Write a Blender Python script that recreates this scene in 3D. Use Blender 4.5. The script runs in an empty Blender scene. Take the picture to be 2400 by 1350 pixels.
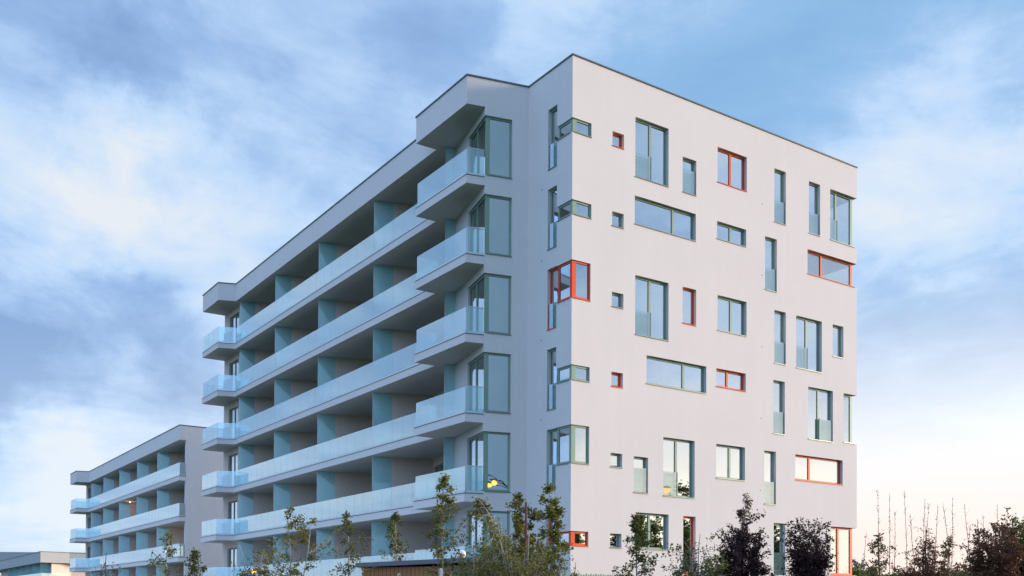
import bpy, math, random
from mathutils import Vector, Matrix
import numpy as np
random.seed(7)
SC = bpy.context.scene
COL = SC.collection

# ------------------------------------------------------------------ camera
O = Vector((-22.3207, -29.0871, -1.16996))
RX = Vector((0.82781, -0.56098, 0.00556)); UY = Vector((-0.01353, -0.01006, 0.99986)); FW = Vector((0.56084, 0.82777, 0.01592))
FPX, SHIFT = 2313.667, 699.52
cd = bpy.data.cameras.new('camera'); cam = bpy.data.objects.new('camera', cd); COL.objects.link(cam)
cam.matrix_world = Matrix(((RX.x, UY.x, -FW.x, O.x), (RX.y, UY.y, -FW.y, O.y), (RX.z, UY.z, -FW.z, O.z), (0, 0, 0, 1)))
cd.sensor_width = 36.0; cd.lens = 34.705; cd.shift_y = 0.29147; cd.clip_start = 0.1; cd.clip_end = 3000
SC.camera = cam


def ray(x, y):
    return FW + RX * ((x - 1200) / FPX) - UY * ((y - 675 - SHIFT) / FPX)


def at(x, y, d):
    """point seen at photo pixel (x, y), d metres in front of the camera"""
    return O + ray(x, y) * d


# ------------------------------------------------------------------ light and sky
SUN_AZ, SUN_EL = math.radians(-22), math.radians(10)
SUN_STRENGTH = 5.0
EXPOSURE = 0.27
sd = bpy.data.lights.new('sun', 'SUN'); sun = bpy.data.objects.new('sun', sd); COL.objects.link(sun)
sd.energy = SUN_STRENGTH; sd.angle = math.radians(14); sd.color = (1.0, 0.82, 0.65)
to_sun = Vector((math.cos(SUN_AZ) * math.cos(SUN_EL), math.sin(SUN_AZ) * math.cos(SUN_EL), math.sin(SUN_EL)))
sun.rotation_euler = to_sun.to_track_quat('Z', 'Y').to_euler()
sun.location = to_sun * 200
SC.view_settings.view_transform = 'Standard'; SC.view_settings.look = 'None'
SC.view_settings.exposure = EXPOSURE; SC.view_settings.gamma = 1.0


class NT:
    def __init__(s, tree): s.t = tree; s.n = tree.nodes; s.l = tree.links
    def add(s, kind, **kw):
        n = s.n.new(kind)
        for k, v in kw.items():
            if k == 'inp':
                for a, b in v.items():
                    if isinstance(b, bpy.types.NodeSocket): s.l.new(b, n.inputs[a])
                    else: n.inputs[a].default_value = b
            else: setattr(n, k, v)
        return n
    def math(s, op, a, b=0.0, c=0.0, clamp=False):
        n = s.add('ShaderNodeMath', operation=op, use_clamp=clamp, inp={0: a, 1: b, 2: c}); return n.outputs[0]
    def vmath(s, op, a, b=(0, 0, 0), out=0):
        n = s.add('ShaderNodeVectorMath', operation=op, inp={0: a, 1: b}); return n.outputs[out]
    def vscale(s, a, f):
        n = s.add('ShaderNodeVectorMath', operation='SCALE', inp={0: a}); n.inputs['Scale'].default_value = f; return n.outputs[0]
    def noise(s, vec, scale, detail=5, rough=.55, dist=0.0, out='Fac'):
        n = s.add('ShaderNodeTexNoise', inp={'Vector': vec, 'Scale': scale, 'Detail': detail, 'Roughness': rough, 'Distortion': dist}); return n.outputs[out]
    def ramp(s, fac, stops, interp='LINEAR'):
        n = s.add('ShaderNodeValToRGB', inp={0: fac}); cr = n.color_ramp; cr.interpolation = interp
        while len(cr.elements) < len(stops): cr.elements.new(0.5)
        for e, (p, c) in zip(cr.elements, stops):
            e.position = p; e.color = (*c, 1) if len(c) == 3 else c
        return n.outputs[0]
    def mix(s, fac, a, b, blend='MIX'):
        n = s.add('ShaderNodeMix', data_type='RGBA', blend_type=blend, inp={0: fac})
        for i, v in ((6, a), (7, b)):
            if isinstance(v, bpy.types.NodeSocket): s.l.new(v, n.inputs[i])
            else: n.inputs[i].default_value = (*v, 1)
        return n.outputs[2]
    def mapr(s, v, a, b, c=0., d=1., smooth=True):
        n = s.add('ShaderNodeMapRange', interpolation_type='SMOOTHSTEP' if smooth else 'LINEAR', inp={0: v, 1: a, 2: b, 3: c, 4: d}); return n.outputs[0]


W = bpy.data.worlds.new('World'); SC.world = W; W.use_nodes = True
W.node_tree.nodes.clear(); T = NT(W.node_tree)
D = T.add('ShaderNodeTexCoord').outputs['Generated']
sep = T.add('ShaderNodeSeparateXYZ', inp={0: D}); dz = sep.outputs[2]
nish = T.add('ShaderNodeTexSky', sky_type='NISHITA', sun_disc=False, sun_elevation=SUN_EL, sun_rotation=math.pi / 2 - SUN_AZ)
nishc = T.vscale(nish.outputs[0], 0.10)
zz = T.math('ADD', T.math('MAXIMUM', dz, 0.0), 0.16)
comb = T.add('ShaderNodeCombineXYZ', inp={0: zz, 1: zz, 2: zz}).outputs[0]
PL = T.vmath('DIVIDE', D, comb)                      # directions laid on a flat cloud layer
warp = T.noise(PL, 0.9, 3, .5, 0, 'Color')
PLw = T.vmath('ADD', PL, T.vscale(T.vmath('SUBTRACT', warp, (.5, .5, .5)), 0.7))
n1 = T.noise(PLw, 0.75, 8, .56, 0.25)
n2 = T.noise(PLw, 2.6, 7, .6, 0.2)
Dw = T.vmath('ADD', D, T.vscale(T.vmath('SUBTRACT', T.noise(D, 6.0, 7, .62, 0.0, 'Color'), (.5, .5, .5)), 0.24))
Dw = T.vmath('NORMALIZE', Dw)
val = T.math('ADD', T.math('MULTIPLY', T.math('SUBTRACT', n1, .5), 1.5), T.math('MULTIPLY', T.math('SUBTRACT', n2, .5), 1.15))
n3 = T.noise(PLw, 7.5, 6, .62, .3)
val = T.math('ADD', val, T.math('MULTIPLY', T.math('SUBTRACT', n3, .5), .40))
val = T.math('ADD', val, 0.35)
BLOBS = [  # (direction through, inner, outer radius deg, amount): banks of bright and of dark cloud
    ((70, 350), 1, 5.5, .20), ((250, 420), 1, 5, .10), ((300, 620), 1, 8, .20), ((180, 140), 1, 7, -.16), ((230, 1090), 1, 6.5, .55), ((250, 850), 1, 7, -.34),
    ((60, 60), 1, 8, -.24), ((800, 150), 2, 9, -.26), ((420, 190), 1, 6, -.20), ((700, 440), 1, 8, .16), ((1150, 90), 1, 7, -.16),
    ((1750, 90), 2, 10, -.20), ((2150, 330), 1, 8, .22), ((2330, 60), 1, 6, .16), ((2250, 560), 1, 7, .18), ((2080, 950), 1, 4, -.16),
    ((1300, 60), 1, 4, .14), ((2350, 230), .5, 4, -.18), ((20, 960), 1, 6, -.30), ((100, 1230), 1, 6, .3)]
for (px, py), r0, r1, amt in BLOBS:
    v = ray(px, py).normalized()
    dt = T.vmath('DOT_PRODUCT', Dw, tuple(v), out='Value')
    m = T.mapr(dt, math.cos(math.radians(r1)), math.cos(math.radians(r0)))
    val = T.math('MULTIPLY_ADD', m, amt, val)
cloud = T.ramp(val, [(0.0, (.20, .34, .61)), (.28, (.30, .465, .75)), (.55, (.47, .64, .88)), (.8, (.62, .73, .87)), (1.0, (.74, .78, .83))])
# bluer clear gaps towards the right of the view
vr = ray(1900, 100).normalized()
gap = T.math('MULTIPLY', T.mapr(T.vmath('DOT_PRODUCT', Dw, tuple(vr), out='Value'), math.cos(math.radians(20)), math.cos(math.radians(2))), T.mapr(val, .62, .2))
cloud = T.mix(T.math('MULTIPLY', gap, .6), cloud, (.24, .48, .75))
col = T.mix(.12, cloud, nishc)
# pale air towards the horizon, pinker to the right, bluer to the left
azr = T.vmath('DOT_PRODUCT', D, (0.878, 0.479, 0.0), out='Value')
hcol = T.mix(T.mapr(azr, .55, .97), (.66, .77, .90), (.90, .85, .84))
hor = T.math('MULTIPLY', T.mapr(dz, .34, .0), T.mapr(azr, .35, 1.0, .40, 1.0))
col = T.mix(T.math('POWER', hor, 1.2), col, hcol)
hor2 = T.math('MULTIPLY', T.mapr(dz, .34, .07), T.mapr(azr, .80, .95, 0.0, .85))
col = T.mix(hor2, col, (.84, .89, .93))
hor3 = T.math('MULTIPLY', T.mapr(dz, .19, .03), T.mapr(azr, .80, .97))
col = T.mix(hor3, col, (.92, .76, .69))
# evening glow low in the sky on the sun's side (behind the camera's right shoulder)
side = T.mapr(T.vmath('DOT_PRODUCT', D, (math.cos(-.55), math.sin(-.55), 0), out='Value'), 0.60, .93)
glow = T.math('MULTIPLY', side, T.mapr(dz, .26, .03))
col = T.mix(glow, col, (1.6, 1.38, 1.06))
bank = T.mapr(T.vmath('DOT_PRODUCT', Dw, (.083, -.946, .34), out='Value'), math.cos(math.radians(38)), math.cos(math.radians(8)))
col = T.mix(T.math('MULTIPLY', bank, .88), col, (.11, .20, .27))    # a dark cloud bank behind the camera
# the open evening sky behind the camera and overhead is brighter than the clouds in view
west = T.mapr(T.vmath('DOT_PRODUCT', D, (math.cos(math.radians(200)), math.sin(math.radians(200)), 0), out='Value'), .12, .85)
col = T.mix(west, col, (.52, .84, 1.36))
over = T.mapr(dz, .60, .85)
col = T.mix(over, col, (.75, 1.0, 1.5))
col = T.mix(T.mapr(dz, 0.0, -.05), col, (.10, .11, .10))
bg = T.add('ShaderNodeBackground', inp={'Color': col, 'Strength': 1.0})
T.l.new(bg.outputs[0], T.add('ShaderNodeOutputWorld').inputs[0])

# ------------------------------------------------------------------ materials
MATS = {}


def mat(name):
    m = bpy.data.materials.new(name); m.use_nodes = True; m.node_tree.nodes.clear()
    t = NT(m.node_tree); out = t.add('ShaderNodeOutputMaterial'); MATS[name] = m
    return m, t, out


def simple(name, colr, rough=.6, var=.12, scale=3.0, metal=0.0, bump=0.0, bscale=60, stretch=(1, 1, 1), spec=.5):
    m, t, out = mat(name)
    pos = t.add('ShaderNodeNewGeometry').outputs['Position']
    mp = t.vmath('MULTIPLY', pos, stretch)
    f = t.noise(mp, scale, 6, .6)
    c = t.mix(f, tuple(x * (1 - var) for x in colr), tuple(min(1, x * (1 + var)) for x in colr))
    p = t.add('ShaderNodeBsdfPrincipled', inp={'Base Color': c, 'Roughness': rough, 'Metallic': metal, 'Specular IOR Level': spec})
    if bump:
        b = t.add('ShaderNodeBump', inp={'Strength': bump, 'Distance': .01, 'Height': t.noise(mp, bscale, 4, .6)})
        t.l.new(b.outputs[0], p.inputs['Normal'])
    t.l.new(p.outputs[0], out.inputs[0])
    return m


def stucco(name, colr):
    m, t, out = mat(name)
    pos = t.add('ShaderNodeNewGeometry').outputs['Position']
    big = t.noise(pos, .35, 4, .6)
    streak = t.noise(t.vmath('MULTIPLY', pos, (3.2, 3.2, .16)), 1.0, 6, .65)
    streak2 = t.noise(t.vmath('MULTIPLY', pos, (9, 9, .9)), 1.0, 4, .6)
    grain = t.noise(t.vmath('MULTIPLY', pos, (1, 1, .25)), 26, 5, .7)
    f = t.math('MULTIPLY_ADD', big, .35, t.math('MULTIPLY_ADD', streak, .22, t.math('MULTIPLY_ADD', streak2, .06, t.math('MULTIPLY', grain, .3))))
    c = t.mix(t.mapr(f, .35, .8, smooth=False), tuple(x * .91 for x in colr), tuple(x * 1.05 for x in colr))
    p = t.add('ShaderNodeBsdfPrincipled', inp={'Base Color': c, 'Roughness': .88, 'Specular IOR Level': .25})
    b = t.add('ShaderNodeBump', inp={'Strength': .35, 'Distance': .01, 'Height': t.noise(t.vmath('MULTIPLY', pos, (1, 1, .35)), 70, 4, .65)})
    t.l.new(b.outputs[0], p.inputs['Normal']); t.l.new(p.outputs[0], out.inputs[0])
    return m


def glass(name, refl, tint, rcol=(.92, .96, 1.0), rough=.005, wav=.045):
    m, t, out = mat(name)
    pos = t.add('ShaderNodeNewGeometry').outputs['Position']
    geo = t.add('ShaderNodeNewGeometry')
    lw = t.math('POWER', t.math('SUBTRACT', 1.0, t.math('ABSOLUTE', t.vmath('DOT_PRODUCT', geo.outputs['Normal'], geo.outputs['Incoming'], out='Value'))), 4.0)
    fac = t.math('ADD', refl, t.math('MULTIPLY', lw, 1 - refl), clamp=True)
    tr = t.add('ShaderNodeBsdfTransparent', inp={'Color': (*tint, 1)})
    g = t.add('ShaderNodeBsdfGlossy', inp={'Color': (*rcol, 1), 'Roughness': rough})
    b = t.add('ShaderNodeBump', inp={'Strength': wav, 'Distance': .05, 'Height': t.noise(pos, 1.3, 2, .5)})
    t.l.new(b.outputs[0], g.inputs['Normal'])
    mx = t.add('ShaderNodeMixShader', inp={0: fac, 1: tr.outputs[0], 2: g.outputs[0]})
    t.l.new(mx.outputs[0], out.inputs[0])
    return m


def frosted(name, colr, see, tint, gl=.35):
    m, t, out = mat(name)
    pos = t.add('ShaderNodeNewGeometry').outputs['Position']
    f = t.noise(t.vmath('MULTIPLY', pos, (1, 1, .3)), 1.6, 4, .6)
    c = t.mix(f, tuple(x * .9 for x in colr), tuple(min(1, x * 1.1) for x in colr))
    d = t.add('ShaderNodeBsdfDiffuse', inp={'Color': c})
    tl = t.add('ShaderNodeBsdfTranslucent', inp={'Color': c})
    body = t.add('ShaderNodeMixShader', inp={0: .45, 1: d.outputs[0], 2: tl.outputs[0]})
    tr = t.add('ShaderNodeBsdfTransparent', inp={'Color': (*tint, 1)})
    a = t.add('ShaderNodeMixShader', inp={0: see, 1: body.outputs[0], 2: tr.outputs[0]})
    g = t.add('ShaderNodeBsdfGlossy', inp={'Color': (.95, .98, 1, 1), 'Roughness': .03})
    geo = t.add('ShaderNodeNewGeometry')
    lw = t.math('POWER', t.math('SUBTRACT', 1.0, t.math('ABSOLUTE', t.vmath('DOT_PRODUCT', geo.outputs['Normal'], geo.outputs['Incoming'], out='Value'))), 2.5)
    fac = t.math('ADD', gl * .35, t.math('MULTIPLY', lw, gl), clamp=True)
    mx = t.add('ShaderNodeMixShader', inp={0: fac, 1: a.outputs[0], 2: g.outputs[0]})
    t.l.new(mx.outputs[0], out.inputs[0])
    return m


def leafmat(name, c1, c2, trans=.45):
    m, t, out = mat(name)
    pos = t.add('ShaderNodeNewGeometry').outputs['Position']
    f = t.noise(pos, 7.0, 3, .7); f2 = t.noise(pos, 1.1, 2, .5)
    c = t.mix(t.mapr(t.math('MULTIPLY_ADD', f2, .5, t.math('MULTIPLY', f, .6)), .3, .8), c1, c2)
    p = t.add('ShaderNodeBsdfPrincipled', inp={'Base Color': c, 'Roughness': .55, 'Specular IOR Level': .3})
    tl = t.add('ShaderNodeBsdfTranslucent', inp={'Color': c})
    mx = t.add('ShaderNodeMixShader', inp={0: trans, 1: p.outputs[0], 2: tl.outputs[0]})
    t.l.new(mx.outputs[0], out.inputs[0])
    return m


def glowing(name, colr, s):
    m, t, out = mat(name)
    e = t.add('ShaderNodeEmission', inp={'Color': (*colr, 1), 'Strength': s}); t.l.new(e.outputs[0], out.inputs[0])
    return m


stucco('stucco', (.745, .69, .668)); stucco('stucco_shade', (.46, .46, .46)); stucco('stucco_inner', (.84, .65, .55))  # second stucco is darkened to stand in for shade on the third block
simple('soffit', (.36, .34, .33), .9, .1)
simple('coping', (.10, .125, .125), .45, .15, metal=.4)
simple('green_frame', (.235, .345, .255), .5, .08, spec=.3); simple('orange_frame', (.72, .085, .018), .5, .06, spec=.25)
simple('sill_metal', (.20, .23, .20), .4, .1, metal=.5)
simple('alu', (.62, .65, .68), .35, .05, metal=.6)
glass('window_glass', .70, (.50, .56, .58)); glass('clear_glass', .34, (.94, .97, .97)); frosted('guard_glass', (.50, .66, .66), .74, (.80, .92, .91), .7)
frosted('rail_glass', (.48, .84, .88), .86, (.80, .96, .97), .78)
frosted('divider_glass', (.66, .92, .92), .30, (.66, .92, .92), .25)
simple('interior', (.30, .29, .28), .9, .1); simple('curtain', (.42, .42, .42), .9, .12, 9, stretch=(1, 1, .1))
simple('birch_bark', (.40, .36, .32), .8, .45, 9, bump=.3, stretch=(1, 1, 2.5)); simple('dark_bark', (.075, .055, .045), .9, .3, 12, bump=.5); simple('tan_bark', (.30, .19, .12), .85, .25, 9)
simple('stake_wood', (.16, .055, .035), .85, .3, 14, stretch=(4, 4, .6)); simple('pale_post', (.45, .43, .41), .8, .15, 14)
simple('shed_wood', (.44, .18, .07), .75, .3, 4, stretch=(.6, .6, 14), bump=.3); simple('shed_roof', (.17, .155, .19), .55, .15)
simple('fence_paint', (.33, .39, .28), .7, .3, 18, stretch=(1, 1, .3))
simple('ground_grass', (.05, .072, .026), .95, .5, 2.2, bump=.6, bscale=30)
simple('bounce_pale', (.58, .54, .48), .9, .12, 2.0, bump=.2)  # pale tone for the added sheet that bounces light
simple('unit_case', (.15, .17, .18), .5, .1); simple('dark_metal', (.05, .05, .055), .45, .1, metal=.5)
simple('sofa_fabric', (.10, .13, .17), .95, .2, 20); simple('cushion_fabric', (.20, .24, .28), .95, .2, 20)
leafmat('birch_leaf', (.095, .11, .018), (.27, .235, .045)); leafmat('green_leaf', (.06, .090, .018), (.18, .175, .038))
leafmat('olive_leaf', (.10, .075, .03), (.19, .15, .06)); leafmat('plum_leaf', (.028, .012, .014), (.085, .03, .028), .25)
leafmat('rust_leaf', (.10, .035, .022), (.23, .105, .055), .35); leafmat('far_leaf', (.04, .075, .02), (.15, .17, .03)); leafmat('blue_leaf', (.028, .05, .04), (.06, .085, .06))
glowing('lamp_glow', (1.0, .42, .07), 3.2); glowing('warm_bulb', (1.0, .62, .28), 8.0); glowing('lit_room', (1.0, .88, .72), 1.0)
simple('globe_white', (.80, .80, .82), .12, .03)


# ------------------------------------------------------------------ mesh helpers
class MB:
    def __init__(s): s.v = []; s.f = []
    def face(s, pts, want=None):
        pts = [Vector(p) for p in pts]
        if want is not None:
            n = (pts[1] - pts[0]).cross(pts[2] - pts[0])
            if n.dot(Vector(want)) < 0: pts.reverse()
        i = len(s.v); s.v += pts; s.f.append(list(range(i, i + len(pts))))
    def box(s, o, ax, ay, az):
        o, ax, ay, az = Vector(o), Vector(ax), Vector(ay), Vector(az)
        i = len(s.v); s.v += [o + ax * a + ay * b + az * c for c in (0, 1) for b in (0, 1) for a in (0, 1)]
        fs = [(0, 2, 3, 1), (4, 5, 7, 6), (0, 1, 5, 4), (2, 6, 7, 3), (0, 4, 6, 2), (1, 3, 7, 5)]
        if ax.cross(ay).dot(az) < 0: fs = [tuple(reversed(f)) for f in fs]
        s.f += [[i + k for k in f] for f in fs]
    def bx(s, x0, x1, y0, y1, z0, z1): s.box((x0, y0, z0), (x1 - x0, 0, 0), (0, y1 - y0, 0), (0, 0, z1 - z0))
    def prism(s, poly, z0, z1, bottom=True):
        a = sum(poly[i][0] * poly[(i + 1) % len(poly)][1] - poly[(i + 1) % len(poly)][0] * poly[i][1] for i in range(len(poly)))
        p = list(poly) if a > 0 else list(reversed(poly)); n = len(p); i = len(s.v)
        s.v += [Vector((x, y, z0)) for x, y in p] + [Vector((x, y, z1)) for x, y in p]
        if bottom: s.f.append([i + k for k in reversed(range(n))])
        s.f.append([i + n + k for k in range(n)])
        for k in range(n):
            j = (k + 1) % n; s.f.append([i + k, i + j, i + n + j, i + n + k])
    def tube(s, pts, rad, sides=6, cap=True):
        pts = [Vector(p) for p in pts]; n = len(pts); base = len(s.v)
        for k, p in enumerate(pts):
            d = (pts[min(k + 1, n - 1)] - pts[max(k - 1, 0)]).normalized()
            u = d.orthogonal().normalized() if abs(d.z) > .99 else d.cross(Vector((0, 0, 1))).normalized()
            w = d.cross(u); r = rad[k] if hasattr(rad, '__len__') else rad
            for q in range(sides):
                a = 2 * math.pi * q / sides; s.v.append(p + (u * math.cos(a) + w * math.sin(a)) * r)
        for k in range(n - 1):
            for q in range(sides):
                a, b = base + k * sides + q, base + k * sides + (q + 1) % sides
                s.f.append([a, b, b + sides, a + sides])
        if cap:
            s.f.append([base + q for q in reversed(range(sides))]); s.f.append([base + (n - 1) * sides + q for q in range(sides)])
    def sphere(s, c, r, nu=14, nv=9, sq=(1, 1, 1)):
        c = Vector(c); rows = []
        for j in range(nv + 1):
            th = math.pi * j / nv; row = []
            for i in range(nu):
                ph = 2 * math.pi * i / nu
                row.append(len(s.v)); s.v.append(c + Vector((math.sin(th) * math.cos(ph) * r * sq[0], math.sin(th) * math.sin(ph) * r * sq[1], math.cos(th) * r * sq[2])))
            rows.append(row)
        for j in range(nv):
            for i in range(nu):
                s.f.append([rows[j][i], rows[j + 1][i], rows[j + 1][(i + 1) % nu], rows[j][(i + 1) % nu]])
    def build(s, name, m, parent=None, smooth=False):
        me = bpy.data.meshes.new(name); me.from_pydata([tuple(v) for v in s.v], [], s.f); me.materials.append(MATS[m])
        if smooth: me.polygons.foreach_set('use_smooth', [True] * len(me.polygons))
        me.update(); o = bpy.data.objects.new(name, me); COL.objects.link(o)
        if parent: put_under(o, parent)
        return o


def put_under(o, p):
    o.parent = p
    # every mesh is built in world coordinates: parts sit at the identity, things at their base point
    o.matrix_parent_inverse = Matrix.Identity(4) if p.parent else Matrix.Translation(p.location).inverted()


def tag(o, label=None, cat=None, group=None, kind=None):
    if label: o['label'] = label
    if cat: o['category'] = cat
    if group: o['group'] = group
    if kind: o['kind'] = kind
    return o


def thing(name, loc, label, cat, group=None):
    o = bpy.data.objects.new(name, None); COL.objects.link(o); o.location = loc; o.empty_display_size = .3
    return tag(o, label, cat, group)


def wall(mb, o, e, nin, L, z0, z1, holes, th=.3, back=True, start=0.0):
    """wall face from o along unit e, thickness th along nin, with rectangular holes (a0,a1,z0,z1)"""
    o, e, nin = Vector((*o, 0)), Vector((*e, 0)), Vector((*nin, 0)); up = Vector((0, 0, 1))
    us = sorted({start, L} | {min(max(h[i], start), L) for h in holes for i in (0, 1)})
    zs = sorted({z0, z1} | {min(max(h[i], z0), z1) for h in holes for i in (2, 3)})
    us = [u for i, u in enumerate(us) if i == 0 or u - us[i - 1] > 1e-5]; zs = [z for i, z in enumerate(zs) if i == 0 or z - zs[i - 1] > 1e-5]
    def solid(i, j):
        if i < 0 or j < 0 or i >= len(us) - 1 or j >= len(zs) - 1: return False
        u, z = (us[i] + us[i + 1]) / 2, (zs[j] + zs[j + 1]) / 2
        return not any(h[0] < u < h[1] and h[2] < z < h[3] for h in holes)
    P = lambda u, z, d: o + e * u + up * z + nin * d
    for i in range(len(us) - 1):
        for j in range(len(zs) - 1):
            if not solid(i, j): continue
            a, b, c, d = us[i], us[i + 1], zs[j], zs[j + 1]
            mb.face([P(a, c, 0), P(b, c, 0), P(b, d, 0), P(a, d, 0)], -nin)
            if back: mb.face([P(a, c, th), P(b, c, th), P(b, d, th), P(a, d, th)], nin)
            if not solid(i - 1, j): mb.face([P(a, c, 0), P(a, d, 0), P(a, d, th), P(a, c, th)], -e)
            if not solid(i + 1, j): mb.face([P(b, c, 0), P(b, d, 0), P(b, d, th), P(b, c, th)], e)
            if not solid(i, j - 1): mb.face([P(a, c, 0), P(b, c, 0), P(b, c, th), P(a, c, th)], -up)
            if not solid(i, j + 1): mb.face([P(a, d, 0), P(b, d, 0), P(b, d, th), P(a, d, th)], up)


def window(parent, o, e, nin, a0, a1, z0, z1, cols='green', mull=None, guard=None, rec=.13, left=True, right=True, post0=0, post1=0, bar=.075, sill=True, glassm='window_glass', gpost=True, label=None):
    """frame in its opening; pane, sill and glass guard are its sub-parts"""
    o3, e3, n3 = Vector((*o, 0)), Vector((*e, 0)), Vector((*nin, 0)); up = Vector((0, 0, 1)); dp = .07
    P = lambda u, z, d: o3 + e3 * u + up * z + n3 * d
    f = MB(); fm = cols + '_frame'; g = .004
    A0 = a0 + (g if left else 0); A1 = a1 - (g if right else 0); Z0, Z1 = z0 + .022, z1 - g
    bl = post0 or (bar if left else 0); br = post1 or (bar if right else 0)
    if bl: f.box(P(A0, Z0, rec), e3 * bl, n3 * dp, up * (Z1 - Z0))
    if br: f.box(P(A1 - br, Z0, rec), e3 * br, n3 * dp, up * (Z1 - Z0))
    f.box(P(A0 + bl, Z0, rec), e3 * (A1 - br - A0 - bl), n3 * dp, up * bar)
    f.box(P(A0 + bl, Z1 - bar, rec), e3 * (A1 - br - A0 - bl), n3 * dp, up * bar)
    ms = [] if mull is None else ([mull] if not isinstance(mull, (list, tuple)) else mull)
    for m in ms: f.box(P(m - .055, Z0 + bar, rec - .006), e3 * .11, n3 * dp, up * (Z1 - Z0 - 2 * bar))
    fo = f.build('window', fm, parent)
    if label: fo['label'] = label
    p = MB(); xs = [A0 + bl] + ms + [A1 - br]
    for i in range(len(xs) - 1):
        p0 = xs[i] + (.055 if i > 0 else 0); p1 = xs[i + 1] - (.055 if i < len(xs) - 2 else 0)
        p.box(P(p0, Z0 + bar, rec + .03), e3 * (p1 - p0), n3 * .012, up * (Z1 - Z0 - 2 * bar))
    p.build('pane', glassm, fo)
    if sill:
        s = MB(); s.box(P(a0 + .002, z0 - .012, -.03), e3 * (a1 - a0 - .004), n3 * .029, up * .03)
        s.box(P(a0 + .002, z0 + .002, -.001), e3 * (a1 - a0 - .004), n3 * (rec + .02), up * .018)
        s.build('sill', 'orange_frame' if cols == 'orange' else 'sill_metal', fo)
    if guard:
        u0, u1, h = guard; q = MB(); q.box(P(u0 + .01, z0 + .04, .05), e3 * (u1 - u0 - .02), n3 * .016, up * (h - .04)); q.build('glass_guard', 'guard_glass', fo)
        if gpost:
            q = MB()
            pu = u1 - .02 if gpost == 1 else u0 - .02
            q.box(P(pu, z0 + .03, .035), e3 * .035, n3 * .06, up * (h - .02)); q.build('guard_post', fm, fo)
    return fo


def railing(parent, p0, p1, z, top=.99, base=-.07, toprail=False, name='railing', step=1.02):
    p0, p1 = Vector((*p0, 0)), Vector((*p1, 0)); d = p1 - p0; L = d.length; d.normalize(); n = Vector((-d.y, d.x, 0)); up = Vector((0, 0, 1))
    k = max(1, round(L / step)); w = L / k; g = MB()
    for i in range(k):
        g.box(p0 + d * (i * w + .009) + up * (z + .05) - n * .008, d * (w - .018), n * .016, up * (top - .05))
    r = g.build(name, 'rail_glass', parent)
    b = MB(); b.box(p0 + up * (z + base) - n * .035, d * L, n * .07, up * (.045 - base)); b.build('base_rail', 'alu', r)
    if toprail:
        b = MB(); b.box(p0 + up * (z + top + .001) - n * .02, d * L, n * .04, up * .035); b.build('top_rail', 'alu', r)
    return r


# ------------------------------------------------------------------ ground
def smooth(a, b, x):
    t = min(1, max(0, (x - a) / (b - a))); return t * t * (3 - 2 * t)


def ground_z(x, y):
    d = math.hypot(x - O.x, y - O.y)
    z = -2.8 + 1.05 * smooth(5, 18, d)
    dx = max(-2 - x, 0, x - 17); dy = max(-y, 0, y - 90)
    db = math.hypot(dx, dy)
    return z + (-.50 - z) * smooth(7.5, 1.0, db)


g = MB()
xs = [-1500, -700, -300, -150, -90] + [-60 + 2 * i for i in range(56)] + [60, 90, 150, 300, 700, 1500]
ys = [-1500, -700, -300, -150, -80] + [-52 + 2 * i for i in range(80)] + [115, 150, 300, 700, 1500]
for y in ys:
    for x in xs: g.v.append(Vector((x, y, ground_z(x, y))))
nx = len(xs)
for j in range(len(ys) - 1):
    for i in range(nx - 1): g.f.append([j * nx + i, j * nx + i + 1, (j + 1) * nx + i + 1, (j + 1) * nx + i])
tag(g.build('ground', 'ground_grass', smooth=True), 'rough dark grass ground sloping up to the apartment blocks', 'ground', kind='structure')

g = MB()
def strip(xa, xb, ya, yb, n, m):
    i0 = len(g.v)
    for j in range(m + 1):
        for i in range(n + 1):
            x, y = xa + (xb - xa) * i / n, ya + (yb - ya) * j / m; g.v.append(Vector((x, y, ground_z(x, y) + .03)))
    for j in range(m):
        for i in range(n): a = i0 + j * (n + 1) + i; g.f.append([a, a + 1, a + n + 2, a + n + 1])
strip(-11.5, -1.2, 2.0, 92, 40, 120)  # unseen sheet, added to throw sky light up under the balconies
tag(g.build('bounce_sheet', 'bounce_pale', smooth=True), 'unseen pale sheet added along the balcony side to bounce light upward', 'bounce_sheet', kind='structure')

# ------------------------------------------------------------------ main apartment building
CW_DIR = Vector((.956, -.292)); CW_N = Vector((-.292, -.956)); CW_L = 2.95


def sawtooth(parent, x0, ys, yend, z0, z1, z_floors, hh):
    """walls between and behind the set-back balconies: skewed cross walls, each with a window wall running back towards the street"""
    for i, yv in enumerate(ys):
        cw = MB(); bw = MB()
        st = Vector((x0, yv)); a = st + CW_DIR * .93; e = st + CW_DIR * CW_L
        cw.prism([a, e, e - CW_N * .2, a - CW_N * .2], z0, z1)
        ynear = ys[i - 1] if i else yend
        ln = (e.y - ynear - .05) / .966; bd = Vector((-.258, -.966)); nin = Vector((.966, -.258))
        e2 = e + bd * .01
        holes = [(.25, 2.3, z + .0, z + 2.3) for z in z_floors] + [(3.2, min(5.3, ln - .4), z, z + 2.3) for z in z_floors]
        wall(bw, e2, bd, nin, ln, z0, z1, holes, th=.22)
        for z in z_floors:
            window(parent, e2, bd, nin, .25, 2.3, z, z + 2.3, mull=1.3, sill=False, rec=.08)
            window(parent, e2, bd, nin, 3.2, min(5.3, ln - .4), z, z + 2.3, mull=4.2, sill=False, rec=.08)
        cw.build('cross_wall', 'stucco_inner', parent); bw.build('loggia_wall', 'stucco_inner', parent)


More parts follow.
